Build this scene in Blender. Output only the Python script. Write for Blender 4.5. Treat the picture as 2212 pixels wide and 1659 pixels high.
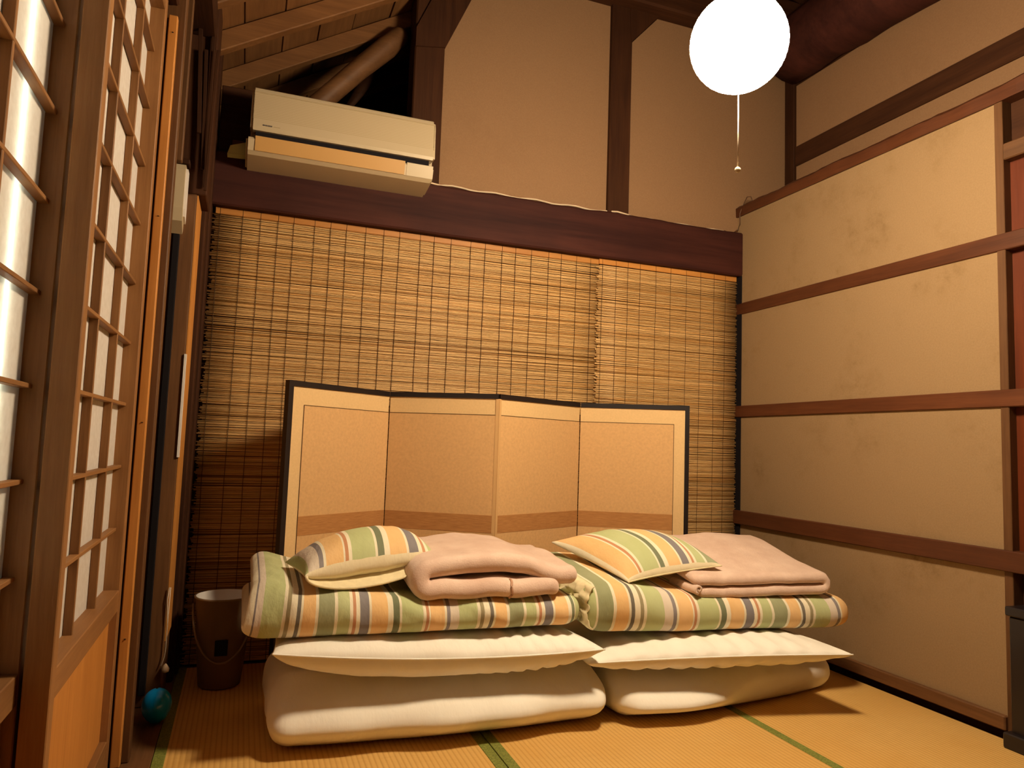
import bpy, bmesh, math, random
from mathutils import Vector, Matrix, noise
random.seed(7)
for _o in list(bpy.data.objects):
    bpy.data.objects.remove(_o, do_unlink=True)
scene = bpy.context.scene
COL = scene.collection
PI = math.pi

# ------------------------------------------------------------------ camera
CAM_H = 0.9206
F_PX, YAW, PITCH, ROLL = 1556.6, 0.35302, 0.08544, 0.03512
cd = bpy.data.cameras.new('camera'); cam = bpy.data.objects.new('camera', cd); COL.objects.link(cam)
cd.sensor_fit = 'HORIZONTAL'; cd.sensor_width = 36.0; cd.lens = 36.0 * F_PX / 2212.0
cd.clip_start = 0.02
fw = Vector((math.sin(YAW)*math.cos(PITCH), math.cos(YAW)*math.cos(PITCH), math.sin(PITCH)))
rt = Vector((math.cos(YAW), -math.sin(YAW), 0.0)); upv = rt.cross(fw)
r2 = rt*math.cos(ROLL) + upv*math.sin(ROLL); u2 = upv*math.cos(ROLL) - rt*math.sin(ROLL)
cam.matrix_world = Matrix(((r2.x, u2.x, -fw.x, 0.0), (r2.y, u2.y, -fw.y, 0.0), (r2.z, u2.z, -fw.z, CAM_H), (0, 0, 0, 1)))
scene.camera = cam

# ------------------------------------------------------------------ world, exposure
LAMP_STRENGTH = 168.0
LAMP_COLOR = (1.0, 0.775, 0.505)
TUBE_STRENGTH = 16.0
w = bpy.data.worlds.new('world'); scene.world = w; w.use_nodes = True
w.node_tree.nodes['Background'].inputs[0].default_value = (0.012, 0.014, 0.02, 1)
w.node_tree.nodes['Background'].inputs[1].default_value = 0.15
vs = scene.view_settings
vs.view_transform = 'Standard'; vs.look = 'None'; vs.gamma = 1.0; vs.exposure = 0.0
vs.use_curve_mapping = False

# ------------------------------------------------------------------ material helpers
def new_mat(name):
    m = bpy.data.materials.new(name); m.use_nodes = True
    nt = m.node_tree; b = nt.nodes['Principled BSDF']
    return m, nt, b
def N(nt, t, **kw):
    n = nt.nodes.new(t)
    for k, v in kw.items(): setattr(n, k, v)
    return n
def mixc(nt, fac, a, b, blend='MIX'):
    n = N(nt, 'ShaderNodeMix', data_type='RGBA', blend_type=blend)
    for s, v in ((n.inputs[0], fac), (n.inputs[6], a), (n.inputs[7], b)):
        if hasattr(v, 'is_linked') or isinstance(v, bpy.types.NodeSocket): nt.links.new(v, s)
        elif isinstance(v, (int, float)): s.default_value = v
        else: s.default_value = (*v, 1)
    return n.outputs[2]
def ramp(nt, fac, stops, interp='LINEAR'):
    r = N(nt, 'ShaderNodeValToRGB'); cr = r.color_ramp; cr.interpolation = interp
    while len(cr.elements) < len(stops): cr.elements.new(0.5)
    for e, (p, c) in zip(cr.elements, stops):
        e.position = p; e.color = (*c, 1)
    nt.links.new(fac, r.inputs[0]); return r.outputs[0]
def coords(nt, kind='Object', scale=(1, 1, 1)):
    t = N(nt, 'ShaderNodeTexCoord'); mp = N(nt, 'ShaderNodeMapping')
    nt.links.new(t.outputs[kind], mp.inputs[0]); mp.inputs['Scale'].default_value = scale
    return mp.outputs[0]
def noise_tex(nt, vec, scale, detail=4, rough=0.55):
    n = N(nt, 'ShaderNodeTexNoise'); nt.links.new(vec, n.inputs['Vector'])
    n.inputs['Scale'].default_value = scale; n.inputs['Detail'].default_value = detail; n.inputs['Roughness'].default_value = rough
    return n.outputs['Fac']
def bump(nt, b, h, strength=0.3, dist=0.002):
    bp = N(nt, 'ShaderNodeBump'); bp.inputs['Strength'].default_value = strength; bp.inputs['Distance'].default_value = dist
    nt.links.new(h, bp.inputs['Height']); nt.links.new(bp.outputs[0], b.inputs['Normal'])
def world_pos(nt, scale):
    g = N(nt, 'ShaderNodeNewGeometry'); mp = N(nt, 'ShaderNodeMapping')
    nt.links.new(g.outputs['Position'], mp.inputs[0]); mp.inputs['Scale'].default_value = scale
    return mp.outputs[0]

def wood(name, dark, light, axis, rough=0.55, sc=22.0, bstr=0.25, spec=0.3):
    """grain runs along axis; world position keeps the grain continuous on each board"""
    m, nt, b = new_mat(name)
    s = [1.0, 1.0, 1.0]; s['xyz'.index(axis)] = 0.06
    v = world_pos(nt, s)
    f = noise_tex(nt, v, sc, 6, 0.6); f2 = noise_tex(nt, v, sc*5, 3, 0.6)
    blot = noise_tex(nt, world_pos(nt, (1, 1, 1)), 4.0, 3, 0.5)
    c = ramp(nt, f, [(0.28, dark), (0.72, light)])
    c = mixc(nt, 0.35, c, ramp(nt, f2, [(0.3, dark), (0.7, light)]))
    c = mixc(nt, ramp(nt, blot, [(0.4, (0, 0, 0)), (0.75, (0.45, 0.45, 0.45))]), c, dark)
    oi = N(nt, 'ShaderNodeObjectInfo')
    hsv = N(nt, 'ShaderNodeHueSaturation'); nt.links.new(c, hsv.inputs['Color'])
    mr = N(nt, 'ShaderNodeMapRange'); nt.links.new(oi.outputs['Random'], mr.inputs[0])
    mr.inputs[3].default_value = 0.85; mr.inputs[4].default_value = 1.15
    nt.links.new(mr.outputs[0], hsv.inputs['Value'])
    nt.links.new(hsv.outputs[0], b.inputs['Base Color'])
    b.inputs['Roughness'].default_value = rough; b.inputs['Specular IOR Level'].default_value = spec
    bump(nt, b, f2, bstr, 0.002)
    return m
def plain(name, col, rough=0.6, spec=0.4, var=0.0, sc=30.0, bstr=0.0):
    m, nt, b = new_mat(name)
    if var or bstr:
        f = noise_tex(nt, coords(nt), sc, 4)
        c = ramp(nt, f, [(0.3, tuple(x*(1-var) for x in col)), (0.7, tuple(min(1, x*(1+var)) for x in col))])
        nt.links.new(c, b.inputs['Base Color'])
        if bstr: bump(nt, b, f, bstr, 0.003)
    else: b.inputs['Base Color'].default_value = (*col, 1)
    b.inputs['Roughness'].default_value = rough; b.inputs['Specular IOR Level'].default_value = spec
    return m
def plaster(name, col, stain, amt):
    m, nt, b = new_mat(name)
    v = world_pos(nt, (1, 1, 1))
    big = noise_tex(nt, v, 3.2, 6, 0.65); fine = noise_tex(nt, v, 160.0, 3, 0.7); mid = noise_tex(nt, v, 14.0, 6, 0.75)
    c = ramp(nt, fine, [(0.25, tuple(x*0.90 for x in col)), (0.75, tuple(min(1, x*1.07) for x in col))])
    st = mixc(nt, 1.0, ramp(nt, big, [(0.50, (0, 0, 0)), (0.72, (1, 1, 1))]), ramp(nt, mid, [(0.40, (0, 0, 0)), (0.75, (1, 1, 1))]), 'MULTIPLY')
    k = mixc(nt, 1.0, st, (amt, amt, amt), 'MULTIPLY')
    c = mixc(nt, k, c, stain)
    nt.links.new(c, b.inputs['Base Color']); b.inputs['Roughness'].default_value = 0.9
    b.inputs['Specular IOR Level'].default_value = 0.15
    bump(nt, b, fine, 0.25, 0.0015)
    return m

M = {}
for ax in 'xyz':
    M['dark_'+ax] = wood('dark_wood_'+ax, (0.026, 0.009, 0.004), (0.070, 0.026, 0.010), ax, 0.7, spec=0.15)
    M['brown_'+ax] = wood('brown_wood_'+ax, (0.08, 0.034, 0.012), (0.185, 0.085, 0.032), ax, 0.55)
    M['shoji_'+ax] = wood('shoji_wood_'+ax, (0.17, 0.075, 0.025), (0.32, 0.155, 0.055), ax, 0.55, 26)
    M['orange_'+ax] = wood('orange_wood_'+ax, (0.42, 0.17, 0.035), (0.62, 0.28, 0.07), ax, 0.5, 26, 0.12)
    M['roof_'+ax] = wood('roof_wood_'+ax, (0.11, 0.045, 0.014), (0.25, 0.115, 0.04), ax, 0.6, 18)
M['rail_y'] = wood('rail_wood', (0.055, 0.016, 0.006), (0.125, 0.040, 0.014), 'y', 0.5)
M['red_z'] = wood('red_board', (0.075, 0.014, 0.004), (0.135, 0.028, 0.007), 'z', 0.45)
M['beam'] = wood('beam_wood', (0.022, 0.0065, 0.006), (0.075, 0.022, 0.015), 'x', 0.68, 9, spec=0.15)
M['plaster'] = plaster('plaster_wall', (0.285, 0.168, 0.090), (0.17, 0.095, 0.045), 0.3)
M['plaster_old'] = plaster('plaster_stained', (0.285, 0.188, 0.098), (0.16, 0.095, 0.035), 0.9)
M['black_lacquer'] = plain('black_lacquer', (0.012, 0.008, 0.009), 0.35, 0.5)
M['white_plastic'] = plain('white_plastic', (0.50, 0.41, 0.27), 0.38, 0.45)
M['grille_plastic'] = plain('grille_plastic', (0.44, 0.35, 0.21), 0.4, 0.45)
M['louver'] = plain('louver_plastic', (0.52, 0.30, 0.10), 0.45, 0.4)
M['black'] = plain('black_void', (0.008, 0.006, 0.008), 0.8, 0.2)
M['grey_print'] = plain('grey_print', (0.10, 0.09, 0.09), 0.6)
M['tape'] = plain('pale_green_tape', (0.62, 0.66, 0.36), 0.5)
M['cable'] = plain('white_cable', (0.66, 0.52, 0.36), 0.5)
M['dark_cable'] = plain('brown_cable', (0.10, 0.045, 0.02), 0.5)
M['blue'] = plain('blue_gloss', (0.0, 0.33, 0.85), 0.16, 0.6)
M['string'] = plain('dark_string', (0.06, 0.028, 0.010), 0.8)
M['cord'] = plain('pale_cord', (0.70, 0.60, 0.48), 0.6)
M['bucket'] = plain('bucket_plastic', (0.20, 0.14, 0.09), 0.4)
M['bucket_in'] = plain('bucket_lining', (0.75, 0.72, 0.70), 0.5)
M['steel'] = plain('pale_metal', (0.65, 0.62, 0.55), 0.35)
M['cream'] = plain('cream_cloth', (0.74, 0.65, 0.42), 0.85, 0.2, 0.06, 60, 0.2)
M['screen_gold'] = plain('screen_border_cloth', (0.72, 0.50, 0.25), 0.75, 0.2, 0.04, 120)
M['screen_face'] = plain('screen_face_paper', (0.64, 0.395, 0.18), 0.75, 0.2, 0.07, 90)
M['screen_line'] = plain('screen_line', (0.10, 0.05, 0.015), 0.7)
M['screen_hinge'] = plain('screen_hinge_paper', (0.60, 0.37, 0.16), 0.75)

def band_mat():
    m, nt, b = new_mat('screen_band_weave')
    f = noise_tex(nt, world_pos(nt, (6, 6, 120)), 4.0, 4, 0.6)
    nt.links.new(ramp(nt, f, [(0.3, (0.36, 0.16, 0.055)), (0.7, (0.52, 0.26, 0.09))]), b.inputs['Base Color'])
    b.inputs['Roughness'].default_value = 0.8; b.inputs['Specular IOR Level'].default_value = 0.2
    return m
M['screen_band'] = band_mat()

def cloth_white():
    m, nt, b = new_mat('white_cotton')
    v = coords(nt); f = noise_tex(nt, v, 260, 2); big = noise_tex(nt, v, 5, 4)
    c = ramp(nt, big, [(0.3, (0.82, 0.79, 0.71)), (0.7, (0.88, 0.86, 0.79))])
    nt.links.new(c, b.inputs['Base Color']); b.inputs['Roughness'].default_value = 0.9; b.inputs['Specular IOR Level'].default_value = 0.15
    wk = noise_tex(nt, coords(nt, 'Object', (1.8, 0.8, 0.7)), 11, 5, 0.55)
    bump(nt, b, wk, 0.4, 0.010); return m
M['white_cloth'] = cloth_white()
def fleece():
    m, nt, b = new_mat('pink_fleece')
    v = coords(nt); f = noise_tex(nt, v, 190, 3, 0.7); big = noise_tex(nt, v, 9, 5, 0.7)
    c = ramp(nt, big, [(0.32, (0.64, 0.45, 0.36)), (0.70, (0.78, 0.60, 0.50))])
    nt.links.new(c, b.inputs['Base Color']); b.inputs['Roughness'].default_value = 0.95; b.inputs['Specular IOR Level'].default_value = 0.1
    b.inputs['Sheen Weight'].default_value = 0.35; b.inputs['Sheen Roughness'].default_value = 0.5
    bump(nt, b, f, 0.5, 0.003); return m
M['fleece'] = fleece()
M['fleece_edge'] = plain('fleece_binding', (0.50, 0.29, 0.19), 0.8, 0.2)

# the striped cloth: one repeat, read along the width of the right futon
WH = (0.80, 0.75, 0.58); GR = (0.40, 0.48, 0.20); OR = (0.78, 0.46, 0.16); NV = (0.075, 0.075, 0.13)
RD = (0.48, 0.16, 0.045); DG = (0.035, 0.085, 0.025); BK = (0.022, 0.024, 0.030); SG = (0.20, 0.25, 0.11)
OL = (0.22, 0.19, 0.08); LV = (0.66, 0.58, 0.50); BL = (0.11, 0.10, 0.15)
BANDS = [(1285, SG), (1318, WH), (1325, OR), (1353, WH), (1357, BK), (1364, WH), (1377, OL), (1384, WH), (1391, GR), (1430, LV),
         (1448, BL), (1455, WH), (1460, OR), (1491, WH), (1494, RD), (1500, WH), (1505, GR), (1545, WH), (1550, DG), (1561, WH),
         (1571, OR), (1600, WH), (1604, NV), (1621, WH), (1628, RD), (1634, WH), (1640, GR), (1660, WH)]
def _px(p):
    t = [(1285, 1.1095), (1350, 1.22), (1500, 1.49), (1667, 1.818)]
    for (a, xa), (b_, xb) in zip(t, t[1:]):
        if p <= b_: return xa + (xb-xa)*(p-a)/(b_-a)
STOPS = [((_px(p)-1.1095)/0.7085, c) for p, c in BANDS]
def stripes(name, hem=False):
    m, nt, b = new_mat(name)
    uvn = N(nt, 'ShaderNodeUVMap', uv_map='UVMap'); sp = N(nt, 'ShaderNodeSeparateXYZ'); nt.links.new(uvn.outputs[0], sp.inputs[0])
    fr = N(nt, 'ShaderNodeMath', operation='FRACT'); nt.links.new(sp.outputs[0], fr.inputs[0])
    c = ramp(nt, fr.outputs[0], STOPS, 'CONSTANT')
    v = coords(nt); f = noise_tex(nt, v, 220, 2); big = noise_tex(nt, v, 6, 4)
    c = mixc(nt, 0.22, c, ramp(nt, big, [(0.3, (0.62, 0.55, 0.40)), (0.7, (0.86, 0.80, 0.66))]))
    if hem:
        lt = N(nt, 'ShaderNodeMath', operation='LESS_THAN'); nt.links.new(sp.outputs[1], lt.inputs[0]); lt.inputs[1].default_value = 0.0
        c = mixc(nt, lt.outputs[0], c, (0.76, 0.68, 0.48))
    nt.links.new(c, b.inputs['Base Color']); b.inputs['Roughness'].default_value = 0.88; b.inputs['Specular IOR Level'].default_value = 0.18
    wk = noise_tex(nt, coords(nt, 'Object', (1.6, 1.0, 0.7)), 13, 4, 0.55)
    bump(nt, b, wk, 0.55, 0.012); return m
M['stripes'] = stripes('striped_cotton'); M['stripes_hem'] = stripes('striped_pillowcase', True)

def tatami_mat():
    m, nt, b = new_mat('tatami_rush')
    # rush stems run across the mat, the warp shows as fine ribs along it
    g = N(nt, 'ShaderNodeNewGeometry'); sp = N(nt, 'ShaderNodeSeparateXYZ'); nt.links.new(g.outputs['Position'], sp.inputs[0])
    def wavef(out, period):
        a = N(nt, 'ShaderNodeMath', operation='MULTIPLY'); nt.links.new(out, a.inputs[0]); a.inputs[1].default_value = 2*PI/period
        s = N(nt, 'ShaderNodeMath', operation='SINE'); nt.links.new(a.outputs[0], s.inputs[0]); return s.outputs[0]
    rib = wavef(sp.outputs[0], 0.0155); rush = noise_tex(nt, world_pos(nt, (4, 160, 1)), 3.0, 3); blot = noise_tex(nt, world_pos(nt, (1, 1, 1)), 3.0, 4)
    mr = N(nt, 'ShaderNodeMapRange'); nt.links.new(rib, mr.inputs[0]); mr.inputs[1].default_value = -1; mr.inputs[2].default_value = 1
    c = ramp(nt, mr.outputs[0], [(0.0, (0.50, 0.29, 0.085)), (0.35, (0.68, 0.43, 0.145)), (1.0, (0.70, 0.45, 0.155))])
    c = mixc(nt, 0.35, c, ramp(nt, rush, [(0.3, (0.52, 0.28, 0.06)), (0.7, (0.72, 0.44, 0.14))]))
    c = mixc(nt, ramp(nt, blot, [(0.4, (0, 0, 0)), (0.8, (0.4, 0.4, 0.4))]), c, (0.58, 0.29, 0.05))
    nt.links.new(c, b.inputs['Base Color']); b.inputs['Roughness'].default_value = 0.6; b.inputs['Specular IOR Level'].default_value = 0.25
    bump(nt, b, mr.outputs[0], 0.35, 0.002); return m
M['tatami'] = tatami_mat()
def heri():
    m, nt, b = new_mat('tatami_border_green')
    v = world_pos(nt, (1, 1, 1)); f = noise_tex(nt, v, 240, 2, 0.8)
    nt.links.new(ramp(nt, f, [(0.35, (0.10, 0.125, 0.018)), (0.65, (0.26, 0.28, 0.05))]), b.inputs['Base Color'])
    b.inputs['Roughness'].default_value = 0.7; bump(nt, b, f, 0.3, 0.001); return m
M['heri'] = heri()
def paper():
    m, nt, b = new_mat('shoji_paper')
    nt.nodes.remove(b); out = nt.nodes['Material Output']
    d = N(nt, 'ShaderNodeBsdfDiffuse'); t = N(nt, 'ShaderNodeBsdfTranslucent'); mx = N(nt, 'ShaderNodeMixShader')
    f = noise_tex(nt, world_pos(nt, (1, 1, 1)), 60, 4)
    c = ramp(nt, f, [(0.3, (0.80, 0.76, 0.72)), (0.7, (0.88, 0.85, 0.82))])
    nt.links.new(c, d.inputs[0]); nt.links.new(c, t.inputs[0])
    mx.inputs[0].default_value = 0.45
    nt.links.new(d.outputs[0], mx.inputs[1]); nt.links.new(t.outputs[0], mx.inputs[2]); nt.links.new(mx.outputs[0], out.inputs[0])
    return m
M['paper'] = paper()
def emis(name, col, s):
    m, nt, b = new_mat(name)
    b.inputs['Base Color'].default_value = (0.8, 0.8, 0.8, 1)
    b.inputs['Emission Color'].default_value = (*col, 1); b.inputs['Emission Strength'].default_value = s
    return m
M['lamp'] = emis('lit_paper_shade', LAMP_COLOR, LAMP_STRENGTH)
# the bulb hangs low in the globe: the shade is brighter below than above
_nt = M['lamp'].node_tree; _g = N(_nt, 'ShaderNodeTexCoord'); _s = N(_nt, 'ShaderNodeSeparateXYZ'); _nt.links.new(_g.outputs['Normal'], _s.inputs[0])
_m = N(_nt, 'ShaderNodeMapRange'); _nt.links.new(_s.outputs[2], _m.inputs[0]); _m.inputs[1].default_value = -1.0; _m.inputs[2].default_value = 1.0
_m.inputs[3].default_value = LAMP_STRENGTH*1.6; _m.inputs[4].default_value = LAMP_STRENGTH*0.45
_nt.links.new(_m.outputs[0], _nt.nodes['Principled BSDF'].inputs['Emission Strength'])
M['tube'] = emis('lit_fluorescent_tube', (0.80, 1.0, 0.92), TUBE_STRENGTH)
def reed_mat():
    m, nt, b = new_mat('reed')
    a = N(nt, 'ShaderNodeAttribute', attribute_name='Col')
    f = noise_tex(nt, world_pos(nt, (2.2, 1, 260)), 5.0, 3, 0.7)
    c = mixc(nt, ramp(nt, f, [(0.38, (0.6, 0.6, 0.6)), (0.56, (0, 0, 0))]), a.outputs['Color'], (0.28, 0.14, 0.04))
    nt.links.new(c, b.inputs['Base Color']); b.inputs['Roughness'].default_value = 0.45; b.inputs['Specular IOR Level'].default_value = 0.4
    return m
M['reed'] = reed_mat()

# ------------------------------------------------------------------ object helpers
WPOS = {}
def link(o, parent=None, loc=(0, 0, 0)):
    COL.objects.link(o); loc = Vector(loc); o.location = loc; WPOS[o] = loc
    if parent is not None:
        o.parent = parent; o.matrix_parent_inverse = Matrix.Translation(-WPOS[parent])
    return o
def thing(name, loc, label=None, cat=None, group=None, kind=None):
    o = bpy.data.objects.new(name, None); o.empty_display_size = 0.05; link(o, None, loc); tag(o, label, cat, group, kind); return o
def tag(o, label=None, cat=None, group=None, kind=None):
    for k, v in (('label', label), ('category', cat), ('group', group), ('kind', kind)):
        if v: o[k] = v
    return o
def mesh(name, verts, faces, mat, parent=None, smooth=False, uv=None, col=None, mats=None, fmat=None):
    vs_ = [Vector(v) for v in verts]
    mn = Vector((min(v.x for v in vs_), min(v.y for v in vs_), min(v.z for v in vs_)))
    mx = Vector((max(v.x for v in vs_), max(v.y for v in vs_), max(v.z for v in vs_)))
    org = Vector(((mn.x+mx.x)/2, (mn.y+mx.y)/2, mn.z))
    me = bpy.data.meshes.new(name); me.from_pydata([v-org for v in vs_], [], faces)
    if mats:
        for mm in mats: me.materials.append(mm)
        for p, i in zip(me.polygons, fmat): p.material_index = i
    else: me.materials.append(mat)
    if smooth:
        for p in me.polygons: p.use_smooth = True
    if uv:
        l = me.uv_layers.new(name='UVMap')
        for lp in me.loops: l.data[lp.index].uv = uv[lp.vertex_index]
    if col:
        a = me.color_attributes.new('Col', 'FLOAT_COLOR', 'POINT')
        for i, c in enumerate(col): a.data[i].color = (*c, 1)
    me.update()
    return link(bpy.data.objects.new(name, me), parent, org)
BOXF = [(0, 3, 2, 1), (4, 5, 6, 7), (0, 1, 5, 4), (1, 2, 6, 5), (2, 3, 7, 6), (3, 0, 4, 7)]
def finish_bm(name, bm, mat, parent, smooth=False):
    bmesh.ops.recalc_face_normals(bm, faces=bm.faces)
    bm.verts.index_update()
    vs_ = [v.co.copy() for v in bm.verts]; fs = [[v.index for v in f.verts] for f in bm.faces]; bm.free()
    return mesh(name, vs_, fs, mat, parent, smooth)
def box(name, x0, x1, y0, y1, z0, z1, mat, parent=None, bev=0.0):
    bm = bmesh.new()
    vv = [bm.verts.new(c) for c in ((x0, y0, z0), (x1, y0, z0), (x1, y1, z0), (x0, y1, z0), (x0, y0, z1), (x1, y0, z1), (x1, y1, z1), (x0, y1, z1))]
    for f in BOXF: bm.faces.new([vv[i] for i in f])
    if bev: bmesh.ops.bevel(bm, geom=list(bm.edges), offset=bev, segments=1, affect='EDGES')
    return finish_bm(name, bm, mat, parent)
def beam(name, p0, p1, wd, ht, mat, parent=None, up=(0, 0, 1), bev=0.004):
    """square bar from p0 to p1: wd sideways, ht along up"""
    p0, p1 = Vector(p0), Vector(p1); d = (p1-p0).normalized(); s = d.cross(Vector(up)).normalized(); u = s.cross(d)
    bm = bmesh.new(); vv = []
    for p in (p0, p1):
        for a, b_ in ((-1, -1), (1, -1), (1, 1), (-1, 1)): vv.append(bm.verts.new(p + s*a*wd/2 + u*b_*ht/2))
    for f in BOXF: bm.faces.new([vv[i] for i in f])
    if bev: bmesh.ops.bevel(bm, geom=list(bm.edges), offset=bev, segments=1, affect='EDGES')
    return finish_bm(name, bm, mat, parent)
def prism(name, pts, y0, y1, mat, parent=None, axis='y'):
    """polygon pts (a,b) extruded along axis; for 'y' pts are (x,z), for 'x' pts are (y,z)"""
    n = len(pts); mk = (lambda a, b_, t: (a, t, b_)) if axis == 'y' else (lambda a, b_, t: (t, a, b_))
    bm = bmesh.new()
    A = [bm.verts.new(mk(a, b_, y0)) for a, b_ in pts]; B = [bm.verts.new(mk(a, b_, y1)) for a, b_ in pts]
    bm.faces.new(A); bm.faces.new(B[::-1])
    for i in range(n): bm.faces.new((A[i], B[i], B[(i+1) % n], A[(i+1) % n]))
    return finish_bm(name, bm, mat, parent)
def tube(name, pts, r, mat, parent=None, sides=8, radii=None, wob=0.0):
    pts = [Vector(p) for p in pts]; vv = []; ff = []; n = len(pts)
    for i, p in enumerate(pts):
        d = (pts[min(i+1, n-1)] - pts[max(i-1, 0)]).normalized()
        a = d.cross(Vector((0, 0, 1)) if abs(d.z) < 0.9 else Vector((1, 0, 0))).normalized(); b_ = d.cross(a)
        rr = radii[i] if radii else r
        for k in range(sides):
            t = 2*PI*k/sides; q = rr*(1 + (wob*noise.noise(p*6 + Vector((math.cos(t), math.sin(t), 0))) if wob else 0))
            vv.append(p + a*math.cos(t)*q + b_*math.sin(t)*q)
    for i in range(n-1):
        for k in range(sides):
            ff.append((i*sides+k, i*sides+(k+1) % sides, (i+1)*sides+(k+1) % sides, (i+1)*sides+k))
    ff.append(tuple(range(sides))[::-1]); ff.append(tuple((n-1)*sides+k for k in range(sides)))
    return mesh(name, vv, ff, mat, parent, True)
def lathe(name, prof, c, mat, parent=None, seg=32, smooth=True, close=True):
    vv = []; ff = []; n = len(prof)
    for r, z in prof:
        for k in range(seg): vv.append((c[0]+r*math.cos(2*PI*k/seg), c[1]+r*math.sin(2*PI*k/seg), c[2]+z))
    for i in range(n-1):
        for k in range(seg): ff.append((i*seg+k, i*seg+(k+1) % seg, (i+1)*seg+(k+1) % seg, (i+1)*seg+k))
    if close: ff.append(tuple(range(seg))[::-1]); ff.append(tuple((n-1)*seg+k for k in range(seg)))
    return mesh(name, vv, ff, mat, parent, smooth)
def smoothstep(a, b_, x):
    t = min(1, max(0, (x-a)/(b_-a))); return t*t*(3-2*t)
def nz(x, y, z): return noise.noise(Vector((x, y, z)))

# ------------------------------------------------------------------ floor and tatami
XR1, XR2, YB, YF = 2.457, 2.797, 3.2, -2.0
fl = box('floor', -1.6, 3.4, YF, 5.0, -0.09, -0.055, M['brown_y']); tag(fl, 'wooden subfloor under the tatami mats', kind='structure')
for (x0, x1, lb, rb_) in ((-0.184, 0.7685, 1, 1), (0.7725, 1.735, 1, 1), (1.736, 2.452, 0, 0)):
    for (y0, y1) in ((1.292, 3.195), (-0.62, 1.290)):
        mt = box('tatami_mat', x0, x1, y0, y1, -0.055, 0.0, M['tatami'], fl, 0.003)
        if lb: box('border', x0-0.0003, x0+0.032, y0-0.0003, y1+0.0003, -0.05, 0.0022, M['heri'], mt, 0.001)
        if rb_: box('border', x1-0.032, x1+0.0003, y0-0.0003, y1+0.0003, -0.05, 0.0022, M['heri'], mt, 0.001)
box('threshold', -0.42, -0.1855, YF, 3.12, -0.055, 0.006, M['brown_y'], fl, 0.002)
box('floorboard', 2.4525, 3.3, YF, 3.2, -0.055, -0.02, M['dark_y'], fl)
box('floorboard', -1.6, -0.425, YF, 3.2, -0.055, -0.01, M['brown_y'], fl)

# ------------------------------------------------------------------ back wall
wb = prism('wall_back', [(-0.45, 0.0), (2.84, 0.0), (2.84, 4.2), (0.70, 3.0), (0.70, 2.08), (-0.45, 2.08)], 3.216, 3.30, M['dark_x'])
tag(wb, 'back wall of dark boards behind the reed blinds', kind='structure')
prism('plaster_panel', [(0.772, 2.098), (1.650, 2.098), (1.650, 3.22), (0.972, 3.22), (0.772, 2.773)], 3.192, 3.222, M['plaster'], wb)
prism('plaster_panel', [(1.768, 2.098), (2.797, 2.098), (2.797, 3.22), (1.935, 3.22), (1.768, 3.035)], 3.192, 3.222, M['plaster'], wb)
# tie beam, with a worn uneven upper edge
bv = []; bfc = []; nb = 70
for i in range(nb+1):
    x = -0.30 + (2.795+0.30)*i/nb
    top = 2.105 + 0.010*nz(x*3, 0.3, 0) + 0.005*nz(x*13, 4.3, 0); bot = 1.872 + 0.002*nz(x*4, 9, 0); yf = 3.150 + 0.004*nz(x*3, 0, 7)
    x_ = min(x, 2.458) if i < nb else 2.458
    for (y, z) in ((yf+0.006, bot), (yf, bot+0.008), (yf, top-0.010), (yf+0.010, top), (3.216, top), (3.216, bot)): bv.append((x_, y, z))
for i in range(nb):
    for k in range(6): bfc.append((i*6+k, i*6+(k+1) % 6, (i+1)*6+(k+1) % 6, (i+1)*6+k))
bfc.append((5, 4, 3, 2, 1, 0)); bfc.append(tuple(nb*6+k for k in range(6)))
mesh('tie_beam', bv, bfc, M['beam'], wb)
box('post', 1.650, 1.769, 3.168, 3.216, 2.095, 3.40, M['dark_z'], wb, 0.004)
box('post', 0.630, 0.7715, 3.16, 3.29, 2.095, 3.25, M['dark_z'], wb, 0.006)
box('top_beam', 0.70, 2.84, 3.09, 3.22, 3.214, 3.47, M['dark_x'], wb, 0.01)
prism('brace', [(0.772, 2.765), (0.972, 3.222), (0.800, 3.222), (0.6305, 2.83), (0.6305, 2.74)], 3.150, 3.20, M['dark_z'], wb)
prism('brace', [(1.760, 3.030), (1.932, 3.222), (1.75, 3.222)], 3.165, 3.20, M['dark_z'], wb)
# corner post left of the blind
box('post', -0.300, -0.180, 3.10, 3.21, 0.0, 2.62, M['dark_z'], wb, 0.006)
box('mount_board', -0.175, 0.42, 3.176, 3.200, 2.108, 2.392, M['dark_x'], wb, 0.003)

# ------------------------------------------------------------------ right wall
wr = box('wall_right', 2.50, 2.58, YF, 3.215, -0.03, 2.235, M['dark_y']); tag(wr, 'right wall of plaster panels between brown rails', kind='structure')
for k, (z0, z1) in enumerate(((0.075, 0.560), (0.620, 1.116), (1.168, 1.668), (1.720, 2.210))):
    box('plaster_panel', 2.457, 2.502, 1.752, 3.2, z0, z1, M['plaster_old'], wr)
for (z0, z1, px) in ((0.556, 0.626, 0.020), (1.113, 1.173, 0.010), (1.663, 1.724, 0.006)):
    box('rail', 2.457-px, 2.50, 1.56 if z0 < 0.6 else 1.0, 3.198, z0, z1, M['rail_y'], wr, 0.003)
bv = []; bfc = []; nb = 50     # ledge on top, with a rough broken near end
for i in range(nb+1):
    y = 1.60 + (3.198-1.60)*i/nb; j = 0.010*nz(y*5, 1, 2) + 0.005*nz(y*21, 1, 5) + (0.02*(1-smoothstep(1.6, 1.75, y))*nz(y*40, 3, 0)); e = 0.006*nz(y*7, 8, 1)
    for (x, z) in ((2.447+e, 2.203), (2.445+e, 2.252+j), (2.466, 2.270+j), (2.83, 2.268), (2.83, 2.203)): bv.append((x, y, z))
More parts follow.
